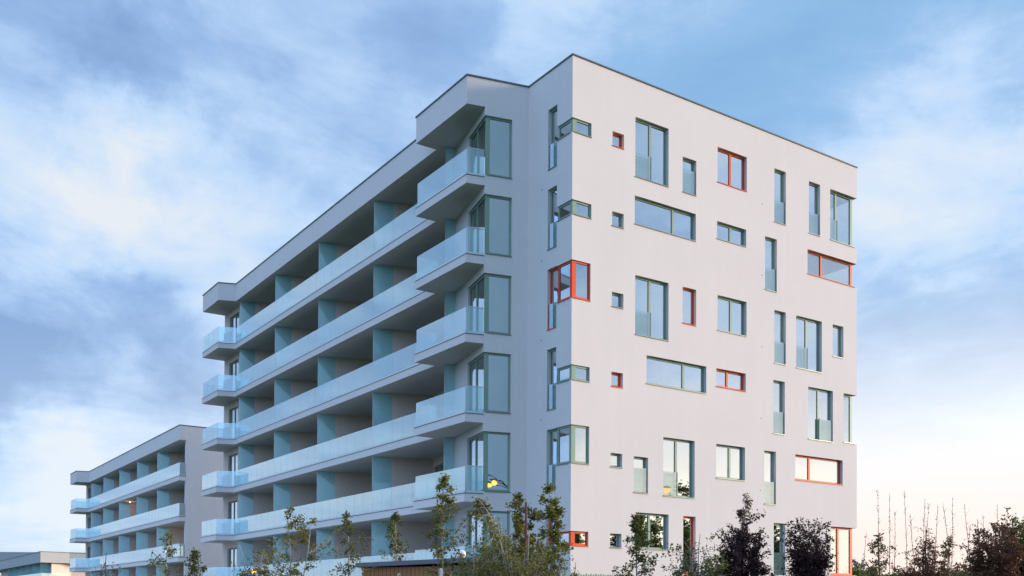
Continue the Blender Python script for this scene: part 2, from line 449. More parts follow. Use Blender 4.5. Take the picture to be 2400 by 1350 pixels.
def screen(parent, x0, yv, z0, z1):
    st = Vector((x0, yv, 0)); d = Vector((*CW_DIR, 0)); n = Vector((*CW_N, 0))
    m = MB(); m.box(st + Vector((0, 0, z0)), d * .925, -n * .02, (0, 0, z1 - z0)); dv = m.build('balcony_screen', 'divider_glass', parent)
    m = MB(); m.box(st - d * .026 + n * .006 + Vector((0, 0, z0)), d * .025, -n * .032, (0, 0, z1 - z0 - .001)); m.build('screen_edge', 'alu', dv)
    return dv


H = 3.1; ZS = 18.208; ZP = 19.305; L1 = 16.81; NA = 2.855; Z0 = -1.2; YE = 37.3
A = Vector((0, NA)); B = Vector((-2.505, 3.466)); s2 = (B - A).normalized(); t2 = Vector((-s2.y, s2.x)); t2 = t2 if t2.y > 0 else -t2
DL = 1.83; Dp = A + s2 * DL; QX = -1.528; CY = 7.58; YL = 33.61; C1 = Vector((-2.56, 34.01)); C2 = Vector((-2.56, YE)); WX = -1.07; BX = -.42
bld = thing('apartment_building', (7, 18, -1.0), 'large white six-storey apartment block filling the centre, with scattered green and orange windows', 'building', 'white apartment blocks with glass balconies')

# windows of the right facade: x0, x1, floor, sill, head, colour, mullion, guard(u0,u1), floor flags
G = 1.0
RW = [
    (1.94, 2.52, 6, .91, 1.48, 'orange', None, None), (3.10, 4.86, 6, 0, 2.36, 'green', 3.98, (3.10, 3.98)), (5.63, 6.40, 6, 0, 1.45, 'green', None, (5.63, 6.40)),
    (7.62, 9.38, 6, .89, 2.38, 'orange', 8.50, None), (11.11, 11.86, 6, 0, 2.36, 'green', None, (11.11, 11.86)), (13.40, 14.17, 6, 0, 2.36, 'green', None, (13.40, 14.17)),
    (1.94, 2.52, 5, .91, 1.48, 'green', None, None), (3.08, 6.38, 5, 1.23, 2.36, 'green', 5.22, None), (7.60, 9.35, 5, 1.61, 2.36, 'green', 8.52, None), (10.52, 11.28, 5, .02, 2.35, 'green', None, (10.52, 11.28)),
    (1.94, 2.52, 4, .89, 1.47, 'green', None, None), (3.12, 4.88, 4, 0, 2.34, 'green', 3.98, (3.12, 3.98)), (5.65, 6.41, 4, .86, 2.35, 'orange', None, None), (7.64, 9.38, 4, .89, 2.37, 'green', 8.56, None),
    (11.12, 11.87, 4, .01, 2.34, 'green', None, (11.12, 11.87)), (12.55, 14.30, 4, 0, 2.34, 'green', 13.38, (12.55, 13.38)), (15.06, 15.83, 4, .88, 2.35, 'green', None, None),
    (1.93, 2.51, 3, .92, 1.49, 'orange', None, None), (3.72, 7.00, 3, 1.25, 2.38, 'green', 5.82, None), (7.58, 9.34, 3, 1.63, 2.40, 'orange', 8.34, None), (11.06, 11.81, 3, .03, 2.37, 'green', None, (11.06, 11.81)),
    (13.36, 15.08, 3, .02, 2.37, 'green', 14.20, (14.20, 15.08)),
    (1.91, 2.49, 2, .92, 1.47, 'green', None, None), (3.08, 3.82, 2, .02, 1.44, 'green', None, (3.08, 3.82)), (4.62, 6.35, 2, -.01, 2.34, 'green', 5.43, (4.62, 5.43)), (7.58, 9.30, 2, .92, 2.35, 'green', 8.50, None),
    (10.49, 11.24, 2, .02, 2.34, 'green', None, (10.49, 11.24)), (12.50, 15.78, 2, 1.21, 2.35, 'orange', 13.58, None),
    (1.90, 2.47, 1, .93, 1.48, 'green', None, None), (3.18, 4.92, 1, .93, 2.36, 'green', 4.00, None), (5.72, 6.41, 1, .02, 2.35, 'orange', None, None), (11.10, 11.85, 1, .06, 2.34, 'green', None, (11.10, 11.85)),
]
# corner windows at the near corner: floor, sill, head, right extent, left narrow part joined?, colour
CW = [(6, .93, 1.47, .91, 'green'), (5, .93, 1.49, .92, 'green'), (4, .90, 2.33, .89, 'orange'), (3, .93, 1.50, .87, 'green'), (2, .92, 2.36, .86, 'green'), (1, .94, 1.49, .84, 'orange')]
# corner windows at the far right corner: floor, start, sill, head, colour, mullion, guard, depth round the corner
FW_ = [(6, 14.88, .01, 2.36, 'green', 15.45, (14.88, 15.45), 3.0), (5, 13.31, 1.24, 2.36, 'orange', 14.42, None, 3.0), (3, 15.84, .10, 2.38, 'green', None, None, 1.5), (1, 14.93, .15, 2.37, 'orange', 15.62, None, 1.5)]
NW0, NW1 = .95, 1.54                                  # the narrow window on the shaded return face
fz = lambda k: (k - 1) * H
RH = [(a, b, fz(k) + p, fz(k) + q) for a, b, k, p, q, *_ in RW] + [(-.1, r, fz(k) + p, fz(k) + q) for k, p, q, r, _ in CW] + [(a, L1 + 1, fz(k) + p, fz(k) + q) for k, a, p, q, *_ in FW_]
m = MB()
wall(m, (0, 0), (1, 0), (0, 1), L1, Z0, ZS, RH)
LH = [(NW0, NW1, fz(k), fz(k) + 2.35) for k in range(1, 7)] + [(-.1, NW0 + .01, fz(k) + p, fz(k) + q) for k, p, q, *_ in CW]
wall(m, (0, 0), (0, 1), (1, 0), NA, Z0, ZS, LH, start=.3)
BWH = [(.69, DL + 1, fz(k) + .04, fz(k) + 2.39) for k in range(1, 7)]
wall(m, A, s2, t2, DL, Z0, ZS, BWH, th=.25, start=.0)
TL = 3.9
wall(m, Dp, t2, -s2, TL, Z0, ZS, [(-.1, 2.05, fz(k) + .04, fz(k) + 2.39) for k in range(1, 7)], th=.25, start=.25)
wall(m, (L1, 0), (0, 1), (-1, 0), YE, Z0, ZS, [(-.1, d, fz(k) + p, fz(k) + q) for k, _, p, q, _, _, _, d in FW_], start=.3)
m.bx(WX, L1 - .3, YE - .3, YE, Z0, ZS)
m.prism([(L1 + .001, 27.5), (32, 27.5), (32, YE), (L1 + .001, YE)], Z0, ZS)  # unseen rear wing, added to keep sun off the second block's end wall
m.build('wall', 'stucco', bld)
m = MB()
wall(m, (WX, 0), (0, 1), (1, 0), YE - .301, Z0, ZS, [(34.35, 36.25, fz(k), fz(k) + 2.3) for k in range(1, 7)], th=.25, start=33.68)
m.build('loggia_wall', 'stucco_inner', bld)
SY = (7.12, 13.97, 20.66, 27.12, 33.42); SX = -1.29
sawtooth(bld, SX, SY[1:], SY[0] + .1, Z0, ZS - .002, [fz(k) for k in range(1, 7)], 2.3)
m = MB(); q = Vector((SX, SY[0])); m.prism([q + CW_DIR * .6, q + CW_DIR * 1.6, q + CW_DIR * 1.6 - CW_N * .2, q + CW_DIR * .6 - CW_N * .2], Z0, ZS - .003); m.build('cross_wall', 'stucco_inner', bld)
foot = [(0, 0), A, B, (B.x, CY), (QX, CY), (QX, YL), C1, C2, (32, YE), (32, 27.5), (L1, 27.5), (L1, 0)]  # roof outline takes in the added sun-blocking wing
m = MB(); m.prism(foot, ZS, ZP); m.build('parapet', 'stucco', bld)


def grow(poly, d):
    n = len(poly); out = []
    ar = sum(poly[i][0] * poly[(i + 1) % n][1] - poly[(i + 1) % n][0] * poly[i][1] for i in range(n)); sg = 1 if ar > 0 else -1
    for i in range(n):
        p, a, b = Vector(poly[i]), Vector(poly[i - 1]), Vector(poly[(i + 1) % n])
        d1, d2 = (p - a).normalized(), (b - p).normalized(); n1, n2 = Vector((d1.y, -d1.x)) * sg, Vector((d2.y, -d2.x)) * sg
        bis = (n1 + n2).normalized(); out.append(p + bis * (d / max(.3, bis.dot(n1))))
    return out


m = MB(); m.prism(grow(foot, .035), ZP + .002, ZP + .055); m.build('roof_coping', 'coping', bld)
# small anchor holes left in the render
for x, z in ((10.35, 16.1), (10.33, 13.0), (10.33, 9.9), (10.3, 6.8), (10.25, 3.7)):
    m = MB(); m.tube([(x, -.004, z), (x, .02, z)], .028, 10); m.build('wall_anchor', 'dark_metal', bld)
for z in (14.9, 12.1, 9.0, 5.9):
    m = MB(); m.tube([(-.004, 1.92, z), (.02, 1.92, z)], .028, 10); m.build('wall_anchor', 'dark_metal', bld)
# balcony slabs
for k in range(1, 7):
    sl = [A + s2 * (DL + .004), B, Vector((B.x, CY)), Vector((QX, CY)), Vector((QX, YL)), C1, C2 - Vector((0, .01)), Vector((WX + .15, YE - .01)), Vector((WX + .15, YL + .3)), Vector((2.0, YL)), Vector((2.0, 7.2)), A + s2 * (DL + .004) + t2 * 4 + Vector((.2, 0))]
    m = MB(); m.prism(sl, fz(k) - .389, fz(k) - .075); so = m.build('balcony_slab', 'stucco', bld)
    m = MB(); m.prism(grow(sl, .012), fz(k) - .074, fz(k) - .045); m.build('slab_trim', 'coping', so)
    # railings along every free edge, set a little inside the slab
    i = .06; sB = B - s2 * .06 + t2 * .06
    pB = (B.x + i, B.y + i * 1.1); pC = (B.x + i, CY - i); pD = Dp + t2 * i - s2 * .02
    railing(bld, (pB[0] + .02, pB[1] - .02), (pD.x - .02, pD.y), fz(k), toprail=True, step=2.0)
    railing(bld, pB, pC, fz(k)); railing(bld, pC, (QX + .05, CY - i), fz(k), step=1.2)
    railing(bld, (QX + i, CY), (QX + i, YL + .02), fz(k))
    railing(bld, (QX + i, YL + .03), (C1.x + i, C1.y + .03), fz(k), step=2); railing(bld, (C1.x + i, C1.y + .03), (C2.x + i, YE - i), fz(k)); railing(bld, (C2.x + i, YE - i), (WX, YE - i), fz(k), step=2)
    # frosted screens between the flats
    for yv in SY: screen(bld, SX, yv, fz(k) - .04, fz(k) + H - .392 if k < 6 else ZS - .003)
    # doors at the back of the end balconies
    window(bld, (WX, 0), (0, 1), (1, 0), 34.35, 36.25, fz(k), fz(k) + 2.3, mull=35.3, sill=False, rec=.1)
# windows of the right facade
for a, b, k, p, q, c, mu, gu in RW:
    window(bld, (0, 0), (1, 0), (0, 1), a, b, fz(k) + p, fz(k) + q, c, mu, (gu[0], gu[1], G if q > 1.6 else 1.0) if gu else None, gpost=(2 if gu and gu[0] > a + .1 else 1), label='orange framed window' if c == 'orange' else None)
for k, p, q, r, c in CW:
    window(bld, (0, 0), (1, 0), (0, 1), .05, r, fz(k) + p, fz(k) + q, c, None, None, rec=.05, left=False, post0=.19, label='window wrapping the near corner')
    window(bld, (0, 0), (0, 1), (1, 0), .121, NW0 - .02 if q < 2 else NW0 - .05, fz(k) + p, fz(k) + q, c, None, None, rec=.05, left=False, post0=.06, right=True)
    window(bld, (0, 0), (0, 1), (1, 0), NW0 + .0, NW1, fz(k), fz(k) + 2.35, c if k in (4, 1) else 'green', None, (NW0, NW1, G), rec=.13, gpost=1)
for k, a, p, q, c, mu, gu, d in FW_:
    window(bld, (0, 0), (1, 0), (0, 1), a, L1 - .15, fz(k) + p, fz(k) + q, c, mu, (gu[0], gu[1], G) if gu else None, rec=.15, right=False, post1=.16, glassm='clear_glass', label='window wrapping the far corner')
    window(bld, (L1, 0), (0, 1), (-1, 0), .23, d, fz(k) + p, fz(k) + q, c, None, None, rec=.15, left=False, post0=.08, glassm='clear_glass')
for k in range(1, 7):                                  # slanted bay: glass to both sides of a green post, curtains inside
    window(bld, A, s2, t2, .69, DL - .06, fz(k) + .04, fz(k) + 2.39, 'green', None, None, rec=.08, right=False, post1=.17)
    window(bld, Dp, t2, -s2, .16, 2.05, fz(k) + .04, fz(k) + 2.39, 'green', 1.15, None, rec=.08, left=False, post0=.06, sill=False)
    m = MB(); pts = []
    for i in range(60):
        u = .35 + i * .028; w = .32 + .045 * math.sin(i * 1.15) + .015 * math.sin(i * .37); v = Dp + t2 * u - s2 * w; pts.append(v)
    for i in range(59):
        if k in (2, 5) and 34 < i < 44: continue
        m.face([(*pts[i], fz(k) + .06), (*pts[i + 1], fz(k) + .06), (*pts[i + 1], fz(k) + 2.5), (*pts[i], fz(k) + 2.5)])
    cu = m.build('curtain', 'curtain', bld, smooth=True); sm = cu.modifiers.new('cloth_thickness', 'SOLIDIFY'); sm.thickness = .006
# inside: floors and a solid core so that the rooms read as rooms
inner = [(.32, .32), (.32, NA + .1), (Dp.x + .42, Dp.y + .1), (-.1, 7), (-.15, 33), (WX + .27, 34), (WX + .27, YE - .32), (L1 - .32, YE - .32), (L1 - .32, .32)]
for k in range(1, 7):
    m = MB(); m.prism(inner, fz(k) - .26, fz(k) - .02); m.build('floor_plate', 'interior', bld)
m = MB(); m.bx(4.2, 12.4, 4.0, 33.5, Z0, ZS - .01); m.bx(3.4, 4.19, 9.5, 33.5, Z0, ZS - .01); m.build('inner_core', 'interior', bld)
m = MB()
for x in (2.82, 5.3, 7.2, 10.1, 12.2): m.bx(x, x + .12, .31, 3.98, Z0, ZS - .02)
m.build('partition', 'interior', bld)


# ------------------------------------------------------------------ the second block, behind on the left
def second_block():
    z0 = -.93; n = 4; zs = z0 + 12.4 - .392; zp = z0 + 13.105
    qx = -1.26; wx = -.76; y0 = 47.25; yl = 80.6; c1 = Vector((-2.45, 81.0)); c2 = Vector((-2.45, 84.2)); bx_ = -.15
    b = thing('apartment_building', (6, 65, -1.5), 'smaller white four-storey apartment block standing behind the large one on the left', 'building', 'white apartment blocks with glass balconies')
    m = MB(); m.bx(wx, 15, y0, y0 + .3, -2.2, zs); m.bx(-.86, 15, 83.9, 84.2, -2.2, zs); m.bx(14.7, 15, y0 + .3, 83.9, -2.2, zs); m.build('wall', 'stucco', b)
    SYB = (54.5, 61.3, 68.0, 74.8, 80.65); sawtooth(b, qx + .25, SYB, y0 + .3, -2.2, zs - .002, [z0 + i * H for i in range(n)], 2.3)
    m = MB(); wall(m, (-.86, 0), (0, 1), (1, 0), 83.89, -2.2, zs, [(81.5, 83.3, z0 + i * H, z0 + i * H + 2.3) for i in range(n)], th=.25, start=80.6); m.build('loggia_wall', 'stucco_inner', b)
    ft = [(qx, y0), (qx, yl), c1, c2, (15, 84.2), (15, y0)]
    m = MB(); m.prism(ft, zs, zp); m.build('parapet', 'stucco', b); m = MB(); m.prism(grow(ft, .035), zp + .002, zp + .055); m.build('roof_coping', 'coping', b)
    for i in range(n):
        z = z0 + i * H
        sl = [(qx, y0 - .01), (qx, yl), c1, c2 - Vector((0, .01)), (-.7, 84.19), (-.7, 81), (2.2, 80.5), (2.2, y0 + .31), (wx - .01, y0 + .31), (wx - .01, y0 - .01)]
        m = MB(); m.prism(sl, z - .389, z - .075); so = m.build('balcony_slab', 'stucco', b)
        m = MB(); m.prism(grow(sl, .012), z - .074, z - .045); m.build('slab_trim', 'coping', so)
        railing(b, (qx + .06, y0 + .05), (wx - .02, y0 + .05), z, step=2); railing(b, (qx + .06, y0 + .06), (qx + .06, yl), z)
        railing(b, (qx + .06, yl + .03), (c1.x + .06, c1.y + .03), z, step=2); railing(b, (c1.x + .06, c1.y + .03), (c2.x + .06, 84.1), z); railing(b, (c2.x + .06, 84.1), (-.86, 84.1), z, step=2)
        for yv in SYB:
            dv = screen(b, qx + .25, yv, z - .04, z + H - .392 if i < n - 1 else zs - .003)
            if i == 1 and yv == 68.0: dv['label'] = 'pale screen lit by a balcony lamp'
        window(b, (-.86, 0), (0, 1), (1, 0), 81.5, 83.3, z, z + 2.3, mull=82.4, sill=False, rec=.1)
    m = MB(); m.bx(3.5, 14.6, y0 + .4, 83.8, -2.0, zs - .01); m.build('inner_core', 'interior', b)
    st = Vector((qx + .25, 54.5, 0)); d = Vector((*CW_DIR, 0)); nn = Vector((*CW_N, 0)); zf_ = z0 + H
    m = MB(); m.box(st + d * 1.35 + nn * .006 + Vector((0, 0, zf_)), d * 1.0, nn * .02, (0, 0, 1.15)); wf = m.build('window', 'lit_room', b); wf['label'] = 'lit balcony window'
    m = MB()
    for k in range(5): m.box(st + d * (1.32 + k * .25) + nn * .027 + Vector((0, 0, zf_)), d * .06, nn * .03, (0, 0, 1.18))
    m.build('frame', 'green_frame', wf)


second_block()


# ------------------------------------------------------------------ the low third block at the left edge
def third_block():
    b = thing('apartment_building', at(60, 1360, 140), 'low block at the far left edge, its walls toned down as if in shade, its flat roof just above the trees', 'building', 'white apartment blocks with glass balconies')
    b.location.z = -3
    d = 140; pc = at(95, 1293, d); zt = pc.z; zb = zt - 25 * d / FPX
    c = Vector((pc.x, pc.y)); p2 = at(163, 1293, d + 3); p2 = Vector((p2.x, p2.y)); p3 = p2 + Vector((14, -1.0)); left = c + Vector((-.05, 55)); 
    ft = [left, c, p2, p3, p3 + Vector((0, 50))]
    m = MB(); m.prism(ft, zb, zt); m.build('parapet', 'stucco_shade', b); m = MB(); m.prism(grow(ft, .05), zt + .002, zt + .07); m.build('roof_coping', 'coping', b)  # shade of this face is put into the stucco colour
    inn = [left + Vector((1.6, 0)), c + Vector((1.6, .9)), p2 + Vector((.4, 1.0)), p3 + Vector((0, 1)), p3 + Vector((-.2, 49))]
    m = MB(); m.prism(inn, -3, zb - .003); m.build('wall', 'stucco_inner', b)
    m = MB(); m.prism(ft, zb - 2.9, zb - 2.55); m.build('balcony_slab', 'stucco_shade', b)
    for i in range(6):
        y = c.y + 2.2 + i * 6.7; m = MB(); m.bx(c.x + .3, c.x + 1.65, y, y + .03, zb - 2.54, zb - .003); m.build('balcony_screen', 'divider_glass', b)
    railing(b, (c.x + .08, c.y), (c.x + .08, c.y + 45), zb - 2.5)
    railing(b, (c.x + .08, c.y - .05), (p2.x, p2.y + .08), zb - 2.5)
    # upper storey set behind, level with the parapet as seen from the street
    q = at(-60, 1293, 186); zr = at(40, 1293.5, 186).z
    m = MB(); m.box((q.x, q.y, zb), (14.5, -8.5, 0), (8, 13, 0), (0, 0, zr - zb)); m.build('upper_storey', 'stucco_shade', b)


third_block()


# ------------------------------------------------------------------ plants
def leaves_obj(name, pts, size, m, parent, rng, droop=0.0, asp=.62):
    """one mesh of many small pointed leaves"""
    P = np.asarray(pts, float); P = P[np.isfinite(P).all(1)]; n = len(P)
    ax = rng.normal(size=(n, 3)); ax[:, 2] = ax[:, 2] * .7 - droop; ax /= np.linalg.norm(ax, axis=1, keepdims=True)
    b = rng.normal(size=(n, 3)); b -= (b * ax).sum(1, keepdims=True) * ax; b /= np.linalg.norm(b, axis=1, keepdims=True)
    s = size * rng.uniform(.6, 1.3, (n, 1))
    c = np.cross(ax, b)
    q = np.stack([P, P + ax * s * .45 + b * s * asp * .5 + c * s * .08, P + ax * s, P + ax * s * .45 - b * s * asp * .5 + c * s * .08], 1).reshape(-1, 3)
    me = bpy.data.meshes.new(name); me.vertices.add(4 * n); me.vertices.foreach_set('co', q.ravel())
    me.loops.add(4 * n); me.loops.foreach_set('vertex_index', np.arange(4 * n)); me.polygons.add(n)
    me.polygons.foreach_set('loop_start', np.arange(n) * 4); me.polygons.foreach_set('loop_total', np.full(n, 4))
    me.materials.append(MATS[m]); me.update(calc_edges=True); me.validate()
    o = bpy.data.objects.new(name, me); COL.objects.link(o); put_under(o, parent); return o


def tree(name, px, depth, ytop, width, label, cat='tree', leaf='birch_leaf', bark='birch_bark', n=1500, size=.068, start=.15, shape='cone', group=None, seed=0, nb=26, lean=(0, 0), spread=.55, clump=.10, trunk_r=.03, droop=.0, bend=None, stems=1, dense=0):
    """a young tree: trunk, limbs, twigs and leaves along the twigs; px, depth place it; ytop and width are its size in the photo"""
    rng = np.random.default_rng(seed + 11)
    b = at(px, 1360, depth); bz = ground_z(b.x, b.y); base = Vector((b.x, b.y, bz)); top = at(px, ytop, depth).z; Hh = top - bz; R = width * depth / FPX / 2
    right = Vector((RX.x, RX.y, 0)).normalized(); away = Vector((FW.x, FW.y, 0)).normalized()
    root = thing(name, base, label, cat, group)
    tk = MB(); pts_leaf = []
    for st in range(stems):
        so = Vector((0, 0, 0)) if stems == 1 else (right * rng.normal(0, R * .5) + away * rng.normal(0, R * .4))
        hs = Hh * (1 if st == 0 else rng.uniform(.6, .95))
        path = []
        N = 12
        for i in range(N + 1):
            t = i / N; w = Vector((math.sin(t * 5 + seed), math.cos(t * 4 + seed * 2), 0)) * .02 * Hh * t
            p = base + so * (.15 + .85 * t) + Vector((0, 0, hs * t)) + right * (lean[0] * t * t) + away * (lean[1] * t * t) + w
            if bend: # top hangs over
                p = base + right * (bend[0] * t ** 2.2) + Vector((0, 0, hs * (t - bend[1] * t ** 4) / (1 - bend[1]))) + w * .5
            path.append(p)
        tk.tube(path, [trunk_r * (1 - .85 * i / N) + .004 for i in range(N + 1)], 6)
        def on(t):
            f = t * N; i = min(int(f), N - 1); return path[i].lerp(path[i + 1], f - i)
        for k in range(nb):
            t = start + (1 - start) * ((k + rng.uniform(0, .9)) / nb)
            u = (t - start) / (1 - start)
            prof = {'cone': (1 - u) ** .8 * min(1, .45 + 3 * u), 'column': (1 - u ** 3) * .8 + .15, 'round': math.sqrt(max(.05, 1 - (2 * u - 1) ** 2)), 'vase': (.35 + .9 * u) if u < .68 else 1.0 * (1 - (u - .68) / .36) ** .6 + .05, 'spike': (1.0 - .1 * u if u < .45 else .95 * (1 - (u - .45) / .62) ** 1.6 + .08)}[shape]
            a = rng.uniform(0, 2 * math.pi); d = right * math.cos(a) + away * math.sin(a)
            per = max(3, int(1.9 * n / (nb * stems)))
            if shape in ('round', 'vase', 'spike'):                       # limbs fan out to points spread through the crown
                cz = {'round': .60, 'vase': .66, 'spike': .52}[shape]; rz = {'round': .40, 'vase': .34, 'spike': .30}[shape]
                rr = rng.uniform(.25, 1.0) ** .5 * rng.choice([.85, 1.0, 1.12]); el = rng.uniform(-.75, 1)
                e = base + so * .5 + d * (R * rr * math.sqrt(max(0, 1 - el * el)) * (.8 + .25 * el if shape == 'vase' else 1)) + Vector((0, 0, Hh * (cz + rz * el * rr)))
                if shape == 'spike' and k % 6 == 0: e = base + d * R * rng.uniform(0, .16) + Vector((0, 0, Hh * rng.uniform(.78, 1.0)))
                if shape == 'vase' and k % 7 == 0: e += d * R * .12 + Vector((0, 0, Hh * rng.uniform(.03, .09)))
                p0 = on(min(.9, max(.12, (e.z - base.z) / Hh * rng.uniform(.25, .6))))
                ctl = p0.lerp(e, .55) + d * R * .16 - Vector((0, 0, .02))
                bp = [p0 * (1 - v) ** 2 + ctl * 2 * v * (1 - v) + e * v * v for v in (0, .25, .5, .75, 1)]; ln = (e - p0).length
            else:
                ln = R * prof * rng.choice([.45, .8, 1.1, 1.5]) * rng.uniform(.8, 1.15)
                rise = spread * rng.uniform(.5, 1.5)
                p0 = on(t); bp = [p0]
                for j in range(1, 5):
                    v = j / 4; bp.append(p0 + d * (ln * v) + Vector((0, 0, ln * (rise * v - (.9 + rise) * droop * v * v))) + Vector(rng.normal(0, .06 * ln, 3)))
                    if bp[-1].z > base.z + Hh: bp[-1].z = base.z + Hh
            tk.tube(bp, [trunk_r * .4 * (1 - .8 * j / 4) * (1 - .5 * t) + .002 for j in range(5)], 4, cap=False)
            nt = rng.integers(3, 6)                                        # twigs, each with its own tuft of leaves
            for w_ in range(nt):
                v = rng.uniform(.3, 1.0); f = min(v, .999) * 4; i = int(f); q0 = bp[i].lerp(bp[i + 1], f - i)
                tl = max(.07, ln * rng.uniform(.16, .42)); td = Vector(rng.normal(0, 1, 3)).normalized() * .8 + d * .4 + Vector((0, 0, .35 - 1.3 * droop)); q1 = q0 + td.normalized() * tl
                if q1.z > top + .02: q1.z = top
                tk.tube([q0, q1], [.005, .002], 3, cap=False)
                for j in range(max(2, per // nt)):
                    q = q0.lerp(q1, rng.uniform(.1, 1.08)) + Vector(rng.normal(0, clump * .42, 3))
                    pts_leaf.append(tuple(q - Vector((0, 0, droop * abs(rng.normal(0, .14))))))
    tk.build('trunk', bark, root, smooth=True)
    leaves_obj('crown', pts_leaf, size, leaf, root, rng, droop=droop)
    return root


GB = 'young birches in front of the balconies'
tree('birch_tree', 250, 30, 1296, 110, 'dark sparse sapling in front of the lowest left balconies', leaf='blue_leaf', bark='dark_bark', n=150, size=.08, nb=14, seed=1, shape='round', start=.5, group=GB)
tree('birch_tree', 392, 28, 1252, 66, 'thin young birch beside the lit balcony of the smaller block', n=520, seed=2, shape='column', group=GB, start=.2)
tree('birch_tree', 452, 28, 1292, 60, 'small bushy green tree before the plain end wall of the smaller block', leaf='green_leaf', n=900, seed=3, shape='cone', group=GB)
tree('birch_tree', 605, 26, 1278, 110, 'low wide bushy green tree beside the low amber lamp', leaf='green_leaf', n=1500, seed=4, shape='round', start=.2, stems=3, nb=12, group=GB)
tree('birch_tree', 686, 25, 1192, 100, 'tall pale-trunked birch with two thin upright limbs', n=950, seed=5, shape='column', stems=2, nb=14, group=GB, start=.35, trunk_r=.026)
tree('birch_tree', 816, 25, 1208, 66, 'slim birch with a white trunk left of the wooden shed', leaf='green_leaf', n=620, seed=6, shape='column', group=GB, start=.25)
tree('birch_tree', 930, 29, 1203, 108, 'loose green birch rising behind the wooden shed roof', leaf='green_leaf', n=900, seed=7, shape='cone', group=GB, start=.3)
tree('birch_tree', 1040, 22.5, 1112, 112, 'tallest slender birch, its thin top reaching the second row of balconies', n=1150, seed=8, shape='cone', nb=34, group=GB, start=.25)
tree('birch_tree', 1200, 22.8, 1162, 118, 'birch with an arching pinkish stem and a hanging crown', n=900, seed=9, shape='column', bend=(-.95, .16), droop=.7, nb=26, group=GB, start=.42, bark='birch_bark', trunk_r=.03)
tree('birch_tree', 1160, 24.6, 1222, 130, 'dense bushy birch right of the shed below the bay window', n=2300, seed=10, shape='round', stems=3, nb=16, group=GB, start=.2)
tree('birch_tree', 1268, 24.2, 1136, 150, 'big leafy birch tied to a red-brown stake at the building corner', n=4200, seed=12, shape='cone', stems=4, nb=20, group=GB, start=.2, size=.08)
tree('birch_tree', 1490, 25, 1212, 104, 'pointed green tree in front of the pale sunlit wall by the small square window', leaf='green_leaf', n=1300, seed=13, shape='cone', nb=34, start=.25)
tree('birch_tree', 1632, 25, 1250, 126, 'broad green tree in front of the narrow orange door', leaf='green_leaf', n=2100, seed=14, shape='round', stems=2, nb=20, start=.15)
tree('birch_tree', 1742, 26.5, 1162, 40, 'thin olive birch tip sticking out above a purple plum', leaf='olive_leaf', n=380, seed=15, shape='column', start=.5)
tree('birch_tree', 1225, 23.2, 1248, 190, 'low wide birch bush at the foot of the red-brown stake', n=2600, seed=31, shape='round', stems=4, nb=16, group=GB, start=.1)
tree('birch_tree', 1105, 23.8, 1268, 120, 'low spreading birch bush under the arching stem', n=1300, seed=32, shape='round', stems=3, nb=12, group=GB, start=.1)
tree('birch_tree', 1350, 24, 1318, 60, 'tiny leafy shoot against the foot of the pale wall by the corner', n=200, seed=33, shape='round', nb=10, group=GB, start=.1)
GP = 'dark purple plum trees along the right'
tree('plum_tree', 1735, 25.5, 1198, 116, 'dark purple plum with a pointed crown in front of the white wall', leaf='plum_leaf', bark='dark_bark', n=8200, size=.064, seed=16, shape='spike', start=.22, nb=80, group=GP, clump=.07)
tree('plum_tree', 1898, 26, 1220, 100, 'dark purple vase-shaped plum beside the orange corner door', leaf='plum_leaf', bark='dark_bark', n=7800, size=.064, seed=17, shape='vase', start=.25, nb=80, group=GP, clump=.07)
tree('plum_tree', 2170, 26, 1232, 130, 'reddish brown plum standing alone against the bright sky', leaf='rust_leaf', bark='dark_bark', n=3000, size=.06, seed=18, shape='spike', start=.2, nb=60, group=GP, clump=.08)
tree('plum_tree', 2332, 23, 1226, 126, 'brown-purple plum beside the big tree at the right edge', leaf='rust_leaf', bark='dark_bark', n=5600, size=.062, seed=19, shape='vase', start=.15, nb=60, group=GP, clump=.08)
tree('young_tree', 2062, 27, 1256, 92, 'sparse olive sapling just right of the building', leaf='olive_leaf', n=650, seed=20, shape='cone', start=.25, bark='tan_bark')
tree('young_tree', 2225, 27, 1262, 92, 'sparse olive sapling right of the reddish plum', leaf='olive_leaf', n=500, seed=21, shape='cone', start=.25, bark='tan_bark')
tree('garden_tree', 2408, 23.5, 1192, 120, 'large dark green tree with a tan trunk cut by the right edge', leaf='green_leaf', bark='tan_bark', n=5200, size=.07, seed=22, shape='round', start=.42, nb=70, trunk_r=.07)
